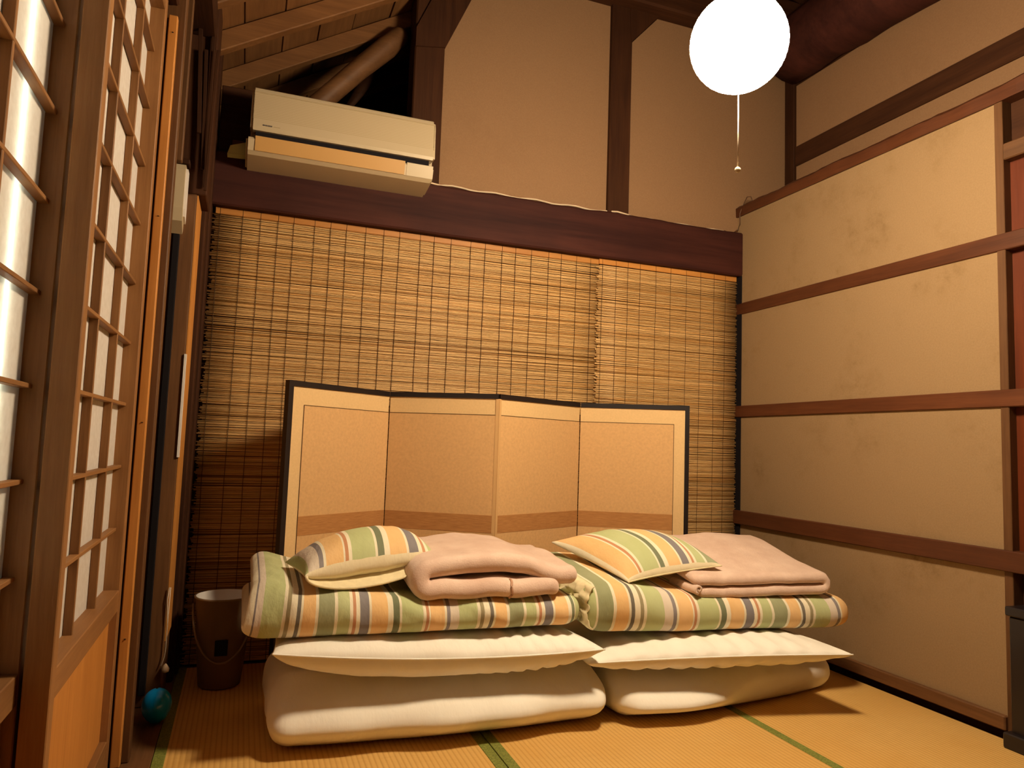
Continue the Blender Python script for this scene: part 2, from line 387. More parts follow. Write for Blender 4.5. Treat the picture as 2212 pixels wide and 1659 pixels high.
for i in range(nb):
    for k in range(5): bfc.append((i*5+k, (i+1)*5+k, (i+1)*5+(k+1) % 5, i*5+(k+1) % 5))
bfc.append((0, 1, 2, 3, 4)); bfc.append(tuple(nb*5+k for k in range(5))[::-1])
mesh('ledge', bv, bfc, M['rail_y'], wr)
box('post', 2.453, 2.50, 1.722, 1.7525, 0.0, 2.206, M['brown_z'], wr, 0.002)
for z0, z1 in ((0.626, 1.113), (1.173, 1.663), (1.735, 1.985)):
    box('board_panel', 2.488, 2.5, 1.0, 1.722, z0, z1, M['red_z'], wr)
box('rail', 2.450, 2.50, 1.0, 1.722, 1.985, 2.045, M['brown_y'], wr, 0.004)
bs = box('trim_1', 2.440, 2.50, 1.752, 3.19, 0.030, 0.078, M['brown_y'], None, 0.004); tag(bs, 'brown wooden sill along the foot of the right wall', kind='structure')
# upper right wall, set back behind the ledge
wu = box('wall_right_upper', XR2, 2.90, YF, 3.215, 2.20, 4.25, M['dark_y']); tag(wu, 'upper right wall set back above the ledge', kind='structure')
for (y0, y1) in ((-1.1, 3.118),):
    box('plaster_panel', 2.790, 2.80, y0, y1, 2.24, 2.535, M['plaster'], wu)
    box('plaster_panel', 2.790, 2.80, y0, y1, 2.620, 2.99, M['plaster'], wu)
    box('rail', 2.778, 2.80, y0, y1, 2.523, 2.634, M['dark_y'], wu, 0.004)
box('post', 2.772, 2.80, 3.118, 3.192, 2.24, 3.3, M['dark_z'], wu, 0.003)
tube('log_beam', [(2.72 + 0.010*math.sin(y*1.7), y, 3.13 + 0.020*math.sin(y*2.3+0.6)) for y in [-1.1 + 4.2*i/26 for i in range(27)]], 0.17, M['beam'], wu, 14, wob=0.10)
# dark low chest standing beyond the post
ch = thing('floor_chest', (2.62, 1.40, -0.02), 'dark wooden floor chest standing against the right wall post', 'chest')
box('body', 2.40, 2.486, 1.02, 1.705, -0.02, 0.42, M['black_lacquer'], ch, 0.006)
box('lid', 2.392, 2.488, 1.01, 1.712, 0.42, 0.45, M['black_lacquer'], ch, 0.004)
box('plinth', 2.375, 2.486, 1.0, 1.715, 0.0005, 0.05, M['black_lacquer'], ch, 0.004)

# ------------------------------------------------------------------ roof
def roof_z(x): return 2.556 + 0.592*x
SN = Vector((-0.592, 0, 1)).normalized(); SD = Vector((1, 0, 0.592)).normalized()
ce = thing('ceiling', (1.2, 1.9, roof_z(1.2)+0.12), 'sloping roof of brown boards on rafters', kind='structure')
xs = -0.60
while xs < 2.95:
    wd = random.uniform(0.15, 0.21); cx = xs + wd/2
    p = Vector((cx, 0, roof_z(cx))) + SN*(0.085 + random.uniform(0, 0.006))
    beam('roof_board', (p.x, YF, p.z), (p.x, 4.9, p.z), (wd-0.006)/0.8605, 0.018, M['roof_y'], ce, up=tuple(SN), bev=0.0)
    xs += wd
for k in range(-11, 6):
    y = 3.022 + 0.337*k
    a = Vector((-0.60, y, roof_z(-0.60))) + SN*0.037; b_ = Vector((2.95, y, roof_z(2.95))) + SN*0.037
    beam('rafter', a, b_, 0.048, 0.074, M['roof_x'], ce, up=tuple(SN), bev=0.004)
tube('log_strut', [(0.10, 3.30, 2.30), (0.19, 3.30, 2.405), (0.275, 3.30, 2.505), (0.40, 3.30, 2.650), (0.52, 3.30, 2.785), (0.585, 3.30, 2.855), (0.605, 3.30, 2.878)], 0.05, M['brown_x'], ce, 14, radii=[0.046, 0.046, 0.046, 0.048, 0.052, 0.048, 0.026], wob=0.15)
tube('log_strut', [(0.30, 3.62, 2.40), (0.42, 3.60, 2.67), (0.52, 3.58, 2.83)], 0.035, M['dark_x'], ce, 10, wob=0.1)
wl_ = box('wall_loft', -1.6, 3.4, 4.88, 4.95, 2.0, 4.5, M['dark_x']); tag(wl_, 'dark end wall of the roof space', kind='structure')
lf = box('floor_loft', -0.6, 0.75, 3.302, 4.9, 2.02, 2.06, M['dark_y']); tag(lf, 'dark boards of the loft behind the air conditioner', kind='structure')
box('wall_front', -1.6, 3.4, YF-0.1, YF, -0.1, 4.6, M['brown_z'])['kind'] = 'structure'
bpy.data.objects['wall_front']['label'] = 'brown board wall at the near end of the room'

# ------------------------------------------------------------------ left wall, paper doors
wl = box('wall_left', -0.46, -0.375, 2.335, 3.215, 0.0, 2.75, M['dark_z']); tag(wl, 'dark board wall between the paper doors and the corner', kind='structure')
box('header', -0.44, -0.262, YF, 2.31, 2.205, 2.60, M['dark_y'], wl, 0.006)
box('upper_board', -0.46, -0.40, YF, 2.31, 2.60, 2.85, M['dark_y'], wl)
box('post', -0.37, -0.2425, 2.312, 2.362, 0.006, 2.60, M['brown_z'], wl, 0.003)
box('post', -0.374, -0.208, 2.752, 2.955, 0.006, 1.775, M['brown_z'], wl, 0.004)
box('post', -0.374, -0.178, 2.752, 2.955, 1.775, 3.0, M['dark_z'], wl, 0.004)
box('post', -0.374, -0.190, 3.0, 3.088, 0.006, 3.0, M['dark_z'], wl, 0.005)
box('wall_plate', -0.46, -0.182, 2.363, 2.750, 2.36, 2.62, M['dark_y'], wl, 0.006)
box('upright', -0.300, -0.242, 2.50, 2.53, 1.80, 2.36, M['brown_z'], wl, 0.003)
box('door_jamb', -0.44, -0.375, 0.55, 0.70, 0.006, 2.205, M['brown_z'], wl)
box('plaster_panel', -0.46, -0.36, YF, 0.56, 0.0, 2.205, M['plaster'], wl)
box('lit_post_side', -0.208, -0.2042, 2.754, 2.953, 0.22, 1.772, M['orange_z'], wl)  # lamp-lit side of the post, painted as a lighter orange sheet
bt = box('trim_2', -0.2865, -0.2615, 2.286, 2.3115, 0.006, 2.165, M['orange_z'], None, 0.0025); tag(bt, 'orange wooden batten nailed beside the paper door', kind='structure')
for z in (0.35, 0.95, 1.55, 2.11):
    lathe('nail_head', [(0.0005, -0.0008), (0.0028, -0.0008), (0.0028, 0.0008), (0.0005, 0.0008)], (-0.2725, 2.2855, z), M['black'], bt, 8)

def shoji(name, xp, y0, y1, vy, label):
    """paper at x = xp, wood frame standing into the room side; vy: upright bars"""
    xs_ = xp + 0.040
    t = thing(name, (xp, (y0+y1)/2, 0.006), label, kind='structure')
    zt, zb = 2.203, 0.008
    box('stile', xp-0.004, xs_, y0, y0+0.036, zb, zt, M['shoji_z'], t, 0.002)
    box('stile', xp-0.004, xs_, y1-0.038, y1, zb, zt, M['shoji_z'], t, 0.002)
    box('top_rail', xp-0.002, xs_-0.002, y0+0.036, y1-0.038, zt-0.05, zt, M['shoji_y'], t, 0.002)
    box('middle_rail', xp-0.002, xs_-0.001, y0+0.036, y1-0.038, 0.435, 0.492, M['shoji_y'], t, 0.002)
    box('bottom_rail', xp-0.002, xs_-0.002, y0+0.036, y1-0.038, zb, 0.095, M['shoji_y'], t, 0.002)
    box('wainscot_board', xp+0.004, xp+0.020, y0+0.030, y1-0.030, 0.09, 0.44, M['orange_z'], t)
    box('paper', xp-0.0006, xp, y0+0.034, y1-0.036, 0.485, zt-0.04, M['paper'], t)
    for y in vy: box('upright_bar', xp+0.0005, xp+0.019, y, y+0.009, 0.49, zt-0.05, M['shoji_z'], t, 0.0012)
    for k in range(9):
        z = 0.655 + 0.1712*k
        box('crossbar', xp+0.001, xp+0.0195, y0+0.034, y1-0.036, z-0.0045, z+0.0045, M['shoji_y'], t, 0.0012)
    return t
shoji('door_2', -0.330, 1.504, 2.284, (1.771, 2.022), 'paper sliding door beside the orange batten')
shoji('door_1', -0.3835, 0.74, 1.560, (0.99, 1.25), 'paper sliding door with a cool lamp glowing behind it')
# the passage beyond the paper doors and its lamp
pw = box('wall_passage', -1.6, -1.5, YF, 3.2, -0.02, 2.9, M['plaster']); tag(pw, 'plaster wall of the passage beyond the paper doors', kind='structure')
tl = thing('tube_lamp', (-0.43, 1.40, 0.5), 'upright fluorescent tube shining through the paper door', 'lamp')
tube('glowing_tube', [(-0.397, 1.400, 0.62), (-0.397, 1.400, 2.17)], 0.0075, M['tube'], tl, 12)
lathe('end_cap', [(0.010, 0), (0.010, 0.03)], (-0.400, 1.400, 0.59), M['white_plastic'], tl, 12)
lathe('end_cap', [(0.010, 0), (0.010, 0.03)], (-0.400, 1.400, 2.17), M['white_plastic'], tl, 12)
box('fitting', -0.445, -0.410, 1.375, 1.425, -0.01, 2.22, M['white_plastic'], tl, 0.004)

# white box on the far post
wx = thing('wall_control', (-0.262, 2.72, 1.63), 'white plastic control box on the dark post by the paper door', 'control box')
prism('case', [(2.755, 1.64), (2.735, 1.62), (2.690, 1.655), (2.682, 1.70), (2.682, 1.835), (2.692, 1.855), (2.755, 1.855)], -0.290, -0.246, M['white_plastic'], wx, 'x')
prism('front_cover', [(2.750, 1.66), (2.705, 1.675), (2.695, 1.70), (2.695, 1.83), (2.705, 1.845), (2.750, 1.845)], -0.246, -0.239, M['bucket_in'], wx, 'x')
box('hook', -0.262, -0.236, 2.70, 2.752, 1.862, 1.882, M['dark_x'], wx, 0.003)
box('dark_gap_strip', -0.276, -0.254, 2.735, 2.752, 0.05, 1.62, M['black'], wx, 0.002)  # black strip painted for the shaded gap between the two posts
# slats leaning in the corner above the box
for k, (a, b_, wd, mk) in enumerate((((-0.236, 2.70, 2.42), (-0.214, 2.70, 1.98), 0.014, 'dark_z'), ((-0.212, 2.725, 2.30), (-0.196, 2.725, 1.86), 0.012, 'dark_z'),
                              ((-0.192, 2.737, 2.36), (-0.184, 2.737, 1.80), 0.012, 'dark_z'), ((-0.172, 2.712, 2.30), (-0.182, 2.712, 1.78), 0.010, 'dark_z'))):
    sl = beam('wooden_slat', a, b_, wd, 0.008, M[mk], None, up=(0, 1, 0), bev=0.001)
    tag(sl, 'thin dark slat hanging on the corner post above the control box', 'slat', 'slats hanging on the corner post')
es = box('light_leak_strip', -0.2125, -0.2035, 2.7445, 2.7535, 0.84, 1.20, M['bucket_in'], None, 0.0008)  # light leaking through the gap, painted as a pale strip
tag(es, 'thin pale strip painted as light leaking through the gap at the far left post', 'strip')

# ------------------------------------------------------------------ reed blinds
def blind(x0, x1, yc, z0, z1, seed, label):
    rnd = random.Random(seed)
    t = thing('reed_blind', ((x0+x1)/2, yc, z0), label, 'blind', 'reed blinds on the back wall')
    V = []; F = []; C = []; z = z0; nseg = max(4, int((x1-x0)/0.16)); row = 0
    while z < z1-0.028:
        r = rnd.uniform(0.0019, 0.0030); xa = x0 + rnd.uniform(-0.012, 0.010); xb = x1 + rnd.uniform(-0.008, 0.006)
        tone = rnd.random(); base = (0.78, 0.51, 0.225) if tone > 0.35 else ((0.64, 0.37, 0.135) if tone > 0.12 else (0.38, 0.20, 0.06))
        k = rnd.uniform(0.82, 1.18); cl = tuple(c*k for c in base); st = len(V); ph = rnd.uniform(0, 50); tilt = rnd.uniform(-0.0025, 0.0025)
        for i in range(nseg+1):
            u = i/nseg; x = xa + (xb-xa)*u
            dz = 0.0016*nz(x*5, ph, 0) + tilt*(u-0.5); dy = 0.0015*nz(x*4, ph, 9); rr = r*(1.12-0.28*u if row % 2 else 0.84+0.28*u)
            for s in range(5):
                a = 2*PI*s/5 + 0.3; V.append((x, yc + dy + rr*math.cos(a), z + dz + rr*math.sin(a))); C.append(cl)
        for i in range(nseg):
            for s in range(5): F.append((st+i*5+s, st+i*5+(s+1) % 5, st+(i+1)*5+(s+1) % 5, st+(i+1)*5+s))
        F.append(tuple(st+s for s in range(5))[::-1]); F.append(tuple(st+nseg*5+s for s in range(5)))
        z += 2*r*rnd.uniform(0.92, 1.18); row += 1
    rd = mesh('reeds', V, F, M['reed'], t, True, col=C); rd['kind'] = 'stuff'
    box('top_slat', x0+0.004, x1-0.004, yc-0.006, yc+0.004, z1-0.028, z1, M['orange_x'], t, 0.0015)
    x = x0 + 0.022
    while x < x1-0.01:
        pts = []; d = rnd.uniform(-0.012, 0.004)
        for i in range(24):
            zz = z0 + (z1+0.001-z0)*i/23; pts.append((x + d*(1-i/23) + 0.0022*nz(zz*6, x*9, 3), yc - 0.0062, zz))
        tube('string', pts, 0.0011, M['string'], t, 4); x += rnd.uniform(0.062, 0.098)
    return t
blind(-0.172, 1.625, 3.196, 0.012, 1.872, 3, 'wide reed blind reaching from the dark corner post past the folding screen')
blind(1.612, 2.448, 3.186, 0.012, 1.872, 5, 'narrower reed blind hanging next to the plaster side wall')
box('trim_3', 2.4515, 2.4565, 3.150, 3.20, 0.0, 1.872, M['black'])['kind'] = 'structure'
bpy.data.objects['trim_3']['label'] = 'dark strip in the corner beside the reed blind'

# ------------------------------------------------------------------ air conditioner
ac = thing('air_conditioner', (0.327, 3.08, 2.03), 'cream wall air conditioner with a ribbed front above the blind', 'air conditioner')
AX0, AX1 = -0.052, 0.708
def extr(name, prof, x0, x1, mat, bev=0.0):
    bm = bmesh.new(); A = [bm.verts.new((x0, y, z)) for y, z in prof]; B = [bm.verts.new((x1, y, z)) for y, z in prof]
    bm.faces.new(A); bm.faces.new(B[::-1])
    for i in range(len(prof)): bm.faces.new((A[i], B[i], B[(i+1) % len(prof)], A[(i+1) % len(prof)]))
    if bev:
        bmesh.ops.recalc_face_normals(bm, faces=bm.faces)
        bmesh.ops.bevel(bm, geom=[e for e in bm.edges if abs((e.verts[0].co-e.verts[1].co).x) < 1e-5], offset=bev, segments=3, affect='EDGES')
    return finish_bm(name, bm, mat, ac)
extr('body', [(3.174, 2.332), (3.040, 2.332), (3.036, 2.142), (3.036, 2.070), (3.060, 2.060), (3.174, 2.060)], AX0+0.002, AX1-0.002, M['white_plastic'], 0.004)
extr('front_panel', [(3.048, 2.336), (3.022, 2.336), (3.004, 2.326), (2.994, 2.300), (2.986, 2.160), (2.990, 2.146), (3.048, 2.146)], AX0, AX1, M['white_plastic'], 0.010)
extr('lower_frame', [(3.060, 2.116), (2.984, 2.112), (2.980, 2.104), (2.994, 2.062), (3.012, 2.050), (3.150, 2.032), (3.150, 2.060), (3.060, 2.062)], AX0-0.012, AX1-0.006, M['white_plastic'], 0.008)
extr('louver', [(2.9765, 2.118), (2.9735, 2.116), (2.9895, 2.062), (2.993, 2.064)], AX0+0.022, 0.575, M['louver'])
extr('cover_flap', [(2.9790, 2.115), (2.9765, 2.113), (2.9915, 2.062), (2.9945, 2.064)], 0.584, AX1-0.010, M['white_plastic'])
extr('air_slot', [(3.034, 2.146), (3.004, 2.146), (3.004, 2.117), (3.034, 2.117)], AX0+0.022, AX1-0.024, M['black'])
V = []; F = []
for i in range(17):          # fine ribs of the intake
    z = 2.194 + 0.0070*i; y = 2.9905 + (z-2.16)*0.0571 - 0.0035
    st = len(V); x0, x1 = AX0+0.008, AX1-0.006
    for x in (x0, x1): V += [(x, y+0.006, z), (x, y-0.001, z+0.0006), (x, y-0.001, z+0.0036), (x, y+0.006, z+0.0044)]
    F += [(st+1, st+5, st+6, st+2), (st, st+4, st+5, st+1), (st+2, st+6, st+7, st+3), (st, st+1, st+2, st+3), (st+7, st+6, st+5, st+4), (st, st+3, st+7, st+4)]
mesh('intake_ribs', V, F, M['grille_plastic'], ac)
xx = AX0+0.047
for wd in (0.006, 0.003, 0.004, 0.003, 0.005, 0.003, 0.004):     # small maker's mark, too small to read
    box('maker_mark', xx, xx+wd, 2.9842, 2.9872, 2.1668, 2.1715, M['grey_print'], ac); xx += wd+0.0012
box('maker_mark', xx+0.003, xx+0.03, 2.9844, 2.9870, 2.1680, 2.1692, M['grille_plastic'], ac)
prism('drain_pipe_wrap', [(-0.135, 2.072), (-0.125, 2.108), (-0.055, 2.135), (-0.045, 2.076)], 3.10, 3.145, M['tape'], ac)
box('pipe_clip', -0.12, -0.075, 3.14, 3.172, 2.125, 2.150, M['brown_x'], ac, 0.003)

# cables on the tie beam
def pxpath(pts, y): return [(x, y, z) for x, z in pts]
cb = tube('cable', [(0.705, 3.13, 2.100), (0.74, 3.150, 2.104), (0.78, 3.165, 2.106)] + [(0.80+0.845*i/20, 3.183, 2.116+0.004*math.sin(i*1.3)) for i in range(21)] +
          [(1.70, 3.158, 2.116), (1.76, 3.160, 2.110), (1.80, 3.183, 2.113)] + [(1.85+0.55*i/10, 3.183, 2.113+0.003*math.sin(i*1.7)) for i in range(11)], 0.0042, M['cable'], None, 6)
tag(cb, 'pale cable running along the top of the dark tie beam', 'cable')
cc = tube('corner_wire', [(2.36, 3.180, 2.117), (2.39, 3.178, 2.108), (2.42, 3.176, 2.114), (2.444, 3.172, 2.132), (2.450, 3.165, 2.16), (2.446, 3.16, 2.19), (2.442, 3.155, 2.215), (2.452, 3.14, 2.262), (2.462, 3.12, 2.300), (2.470, 3.10, 2.296), (2.476, 3.09, 2.258)], 0.0028, M['dark_cable'], None, 6)
tag(cc, 'thin brown wire looping up the corner onto the ledge', 'wire')

# ------------------------------------------------------------------ pendant lamp
LX, LY, LZ, LR = 1.245, 1.62, 2.078, 0.1345
lp = thing('pendant_lamp', (LX, LY, LZ-LR), 'round glowing paper globe lamp with a pull cord', 'lamp')
prof = []
for i in range(49):
    a = -PI/2*0.93 + PI*0.93*i/48; prof.append((LR*math.cos(a)*(1+0.004*math.cos(i*PI)), LR*math.sin(a)))
lathe('shade', prof, (LX, LY, LZ), M['lamp'], lp, 48)
lathe('top_cap', [(0.02, 0), (0.024, 0.004), (0.024, 0.03), (0.008, 0.05)], (LX, LY, LZ+LR*0.985), M['white_plastic'], lp, 20)
tube('hanging_cord', [(LX, LY, LZ+LR+0.04), (LX, LY, roof_z(LX)+0.05)], 0.004, M['white_plastic'], lp, 8)
tube('pull_string', [(LX, LY, LZ-LR*0.99), (LX+0.0008, LY, 1.84), (LX, LY, 1.716)], 0.0016, M['cord'], lp, 6)
lathe('pull_ball', [(0.0012, -0.0085)] + [(0.0085*math.cos(a), 0.0085*math.sin(a)) for a in [-1.3+2.6*i/10 for i in range(11)]] + [(0.0012, 0.0085)], (LX, LY, 1.709), M['white_plastic'], lp, 16)

# ------------------------------------------------------------------ folding screen
SV = [(0.145, 2.79), (0.585, 3.115), (1.000, 2.86), (1.497, 3.110), (1.950, 2.875)]
ZT = 1.136
sc = thing('folding_screen', (1.05, 2.99, 0.0), 'gold four-panel folding screen with a black frame behind the bedding', 'folding screen')
def panel(i):
    a, b_ = Vector((*SV[i], 0)), Vector((*SV[i+1], 0)); d = (b_-a); L = d.length; d.normalize(); n = Vector((d.y, -d.x, 0))   # n faces the room
    def slab(name, u0, u1, z0, z1, t0, t1, mat, par):
        vv = [a + d*u + n*t + Vector((0, 0, z)) for z in (z0, z1) for (u, t) in ((u0, t0), (u1, t0), (u1, t1), (u0, t1))]
        return mesh(name, vv, [(0, 1, 2, 3), (7, 6, 5, 4), (0, 4, 5, 1), (1, 5, 6, 2), (2, 6, 7, 3), (3, 7, 4, 0)], mat, par)
    first, last = i == 0, i == 3
    e0, e1 = 0.003, L-0.003
    pn = slab('panel', e0, e1, 0.0, ZT-0.020, -0.016, -0.001, M['screen_gold'], sc)
    fw_ = 0.021
    slab('frame_rail', e0, e1, ZT-0.021, ZT, -0.018, 0.004, M['black_lacquer'], sc)
    slab('frame_rail', e0, e1, 0.0, 0.018, -0.001, 0.004, M['black_lacquer'], sc)
    if first: slab('frame_stile', 0.0, 0.022, 0.0, ZT, -0.018, 0.0045, M['black_lacquer'], sc)
    if last: slab('frame_stile', L-0.020, L, 0.0, ZT, -0.018, 0.0045, M['black_lacquer'], sc)
    u0 = 0.080 if first else e0; u1 = L-0.072 if last else e1
    z1 = 1.046
    slab('picture_field', u0, u1, 0.55, z1, -0.001, 0.0006, M['screen_face'], pn)
    slab('picture_field', u0, u1, 0.08, 0.55, -0.001, 0.0006, M['screen_face'], pn)
    slab('woven_band', u0, u1, 0.556, 0.628, 0.0005, 0.0016, M['screen_band'], pn)
    slab('ruled_line', u0, u1, z1-0.001, z1+0.0016, 0.0, 0.0014, M['screen_line'], pn)
    if first: slab('ruled_line', u0-0.0025, u0, 0.08, z1+0.0016, 0.0, 0.0014, M['screen_line'], pn)
    if last: slab('ruled_line', u1, u1+0.0025, 0.08, z1+0.0016, 0.0, 0.0014, M['screen_line'], pn)
    if i in (1, 2): slab('hinge_strip', (L-0.014) if i == 1 else 0.0, L if i == 1 else 0.012, 0.02, ZT-0.021, 0.0, 0.0022, M['screen_hinge'], pn)
for i in range(4): panel(i)

# ------------------------------------------------------------------ bedding
def rslab(a, b, c, rx, ry, rz, nx, ny, nz_):
    """rounded block centred on the origin, half sizes a b c; returns verts, faces and the flat coordinates"""
    idx = {}; P = []; Q = []; F = []
    def g(i, n, h, r):
        t = -1 + 2*i/n
        return h*math.copysign(abs(t)**0.92, t)
    def vid(i, j, k):
        key = (i, j, k)
        if key in idx: return idx[key]
        p = Vector((g(i, nx, a, rx), g(j, ny, b, ry), g(k, nz_, c, rz)))
        q = Vector((max(-(a-rx), min(a-rx, p.x)), max(-(b-ry), min(b-ry, p.y)), max(-(c-rz), min(c-rz, p.z))))
        dd = Vector(((p.x-q.x)/rx, (p.y-q.y)/ry, (p.z-q.z)/rz)); l = dd.length
        if l > 1e-6:
            # map the corner cube to the corner ellipsoid
            mx_ = max(abs(dd.x), abs(dd.y), abs(dd.z)); dd = dd*(mx_/l)
            p2 = q + Vector((dd.x*rx, dd.y*ry, dd.z*rz))
        else: p2 = q
        idx[key] = len(P); P.append(p2); Q.append(p); return idx[key]
    for i in range(nx):
        for j in range(ny):
            F.append((vid(i, j, 0), vid(i, j+1, 0), vid(i+1, j+1, 0), vid(i+1, j, 0)))
            F.append((vid(i, j, nz_), vid(i+1, j, nz_), vid(i+1, j+1, nz_), vid(i, j+1, nz_)))
    for i in range(nx):
        for k in range(nz_):
            F.append((vid(i, 0, k), vid(i+1, 0, k), vid(i+1, 0, k+1), vid(i, 0, k+1)))
            F.append((vid(i, ny, k), vid(i, ny, k+1), vid(i+1, ny, k+1), vid(i+1, ny, k)))
    for j in range(ny):
        for k in range(nz_):
            F.append((vid(0, j, k), vid(0, j, k+1), vid(0, j+1, k+1), vid(0, j+1, k)))
            F.append((vid(nx, j, k), vid(nx, j+1, k), vid(nx, j+1, k+1), vid(nx, j, k+1)))
    return P, F, Q
def soft(name, P, F, fn, mat, parent=None, uv=None):
    return mesh(name, [fn(p) for p in P], F, mat, parent, True, uv=uv)

# lower white mattress of each stack
def mattress(name, x0, x1, front, yb, ztop, bulge, seed, label):
    a = (x1-x0)/2; xc = (x0+x1)/2; yc = (2.24+yb)/2; b_ = (yb-2.24)/2; hz = ztop(xc)/2
    P, F, Q = rslab(a, b_, hz, 0.07, 0.075, hz*0.96, 60, 26, 16)
    def fn(p):
        x = xc+p.x; z = (p.z+hz)/(2*hz); zt = ztop(x); zz = z*zt
        t = (p.y+b_)/(2*b_)
        f = front(x); y = f + (yb-f)*t
        fr = (1-t)**3
        y -= fr*bulge(x)*math.exp(-((z-0.40)/0.30)**2)
        y += fr*0.075*smoothstep(0.58, 1.0, z)
        y += fr*0.006*nz(x*5, z*3, seed); zz += 0.004*nz(x*6, y*6, seed+4)*z
        ex = abs(p.x)/a
        if ex > 0.9: y += 0.006*nz(x*20, zz*30, seed)*fr; x += 0.006*nz(y*12, zz*22, seed+2)
        return (x, y, max(zz, 0.0025))
    o = soft(name, P, F, fn, M['white_cloth']); tag(o, label, 'mattress', 'folded white mattresses'); return o
mattress('folded_mattress', 0.115, 1.205, lambda x: 2.235 + 0.055*((x-0.80)/0.70)**2, 2.75, lambda x: 0.200, lambda x: 0.075 + 0.010*math.sin(x*11) + 0.006*math.sin(x*23), 1.0, 'folded white mattress on the tatami under the striped quilt with the rolled pink blanket')
mattress('folded_mattress', 1.235, 2.285, lambda x: 2.215 + 0.10*((x-1.62)/0.62)**2, 2.74, lambda x: 0.165-0.02*(x-1.235), lambda x: 0.095*(1-smoothstep(1.45, 1.85, x)), 5.0, 'folded white mattress on the tatami, the stack beside the plaster wall')

# white comforter: two puffed faces joined by a seam, with pointed corners
def puff(name, C00, C10, C11, C01, Tu, Td, mat, p=3.0, q=0.6, pin=0.03, nu=70, nv=44, base=None, wr=0.004, seed=0.0, parent=None, uvf=None, sag=None, fold=None):
    C = [Vector(c) for c in (C00, C10, C11, C01)]
    V = []; UV = []; F = []
    def prm(i, n):
        t = -1+2*i/n; return 0.5+0.5*math.copysign(1-(1-abs(t))**1.35, t)
    def pt(u, v, side):
        uu = 0.5+(u-0.5)*(1-pin*(1-(2*v-1)**2)); vv = 0.5+(v-0.5)*(1-pin*1.4*(1-(2*u-1)**2))
        P_ = C[0]*(1-uu)*(1-vv) + C[1]*uu*(1-vv) + C[2]*uu*vv + C[3]*(1-uu)*vv
        s = (max(0.0, (1-abs(2*u-1)**p)*(1-abs(2*v-1)**p)))**(q if side > 0 else q*0.8)
        if sag: P_.z += sag(u, v)
        z = P_.z + (Tu*s if side > 0 else -Td*s)
        k = wr*s**0.3*(1-0.5*s)
        z += side*k*nz(P_.x*9, P_.y*5, seed+side) + side*k*0.8*nz(P_.x*26, P_.y*7, seed+3)
        if fold: z += side*fold(u, v)*s**0.25
        y = P_.y + 0.4*k*nz(P_.x*14, 3, seed)
        if base is not None and side < 0: z = max(z, base(P_.x, P_.y))
        return (P_.x, y, z)
    ids = {}
    for side in (1, -1):
        for i in range(nu+1):
            for j in range(nv+1):
                edge = i in (0, nu) or j in (0, nv)
                if side < 0 and edge: ids[(side, i, j)] = ids[(1, i, j)]; continue
                u, v = prm(i, nu), prm(j, nv); ids[(side, i, j)] = len(V); V.append(pt(u, v, side)); UV.append((uvf(u, v) if side > 0 else (uvf(u, v)[0], -1.0)) if uvf else (u, v))
    for side in (1, -1):
        for i in range(nu):
            for j in range(nv):
                f = (ids[(side, i, j)], ids[(side, i+1, j)], ids[(side, i+1, j+1)], ids[(side, i, j+1)])
                F.append(f if side > 0 else f[::-1])
    o = mesh(name, V, F, mat, parent, True, uv=UV)
    edge = [V[ids[(1, i, 0)]] for i in range(nu+1)]
    return o, edge
def comforter(args, label, kw):
    t = thing('comforter', (args[0][0]*0.5+args[1][0]*0.5, args[0][1]+0.3, args[0][2]-0.1), label, 'comforter', 'folded white comforters')
    o, edge = puff('cover', *args, mat=M['white_cloth'], parent=t, **kw)
    tube('front_seam', [(e[0], e[1]-0.001, e[2]) for e in edge], 0.0028, M['white_cloth'], t, 6)
def pleats(c, wdt, amp, fr): return lambda u, v: amp*math.exp(-((u-c)/wdt)**2)*math.sin(u*fr+v*3)*(1-v)
comforter(((0.114, 2.185, 0.312), (1.148, 2.150, 0.270), (1.10, 2.74, 0.270), (0.125, 2.74, 0.285)),
          'white comforter folded under the striped quilt with the rolled pink blanket',
          dict(Tu=0.060, Td=0.092, q=0.50, seed=1.0, sag=lambda u, v: -0.024*(1-(2*u-1)**2)*(1-v), fold=pleats(0.80, 0.17, 0.0065, 120), base=lambda x, y: 0.1995))
comforter(((1.110, 2.190, 0.216), (2.065, 2.025, 0.228), (2.10, 2.74, 0.200), (1.16, 2.74, 0.210)),
          'white comforter folded under the striped quilt beside the plaster wall',
          dict(Tu=0.050, Td=0.066, q=0.50, seed=7.0, sag=lambda u, v: 0.004*(1-(2*u-1)**2), fold=pleats(0.5, 0.5, 0.0060, 72), base=lambda x, y: 0.167-0.02*(x-1.235)))

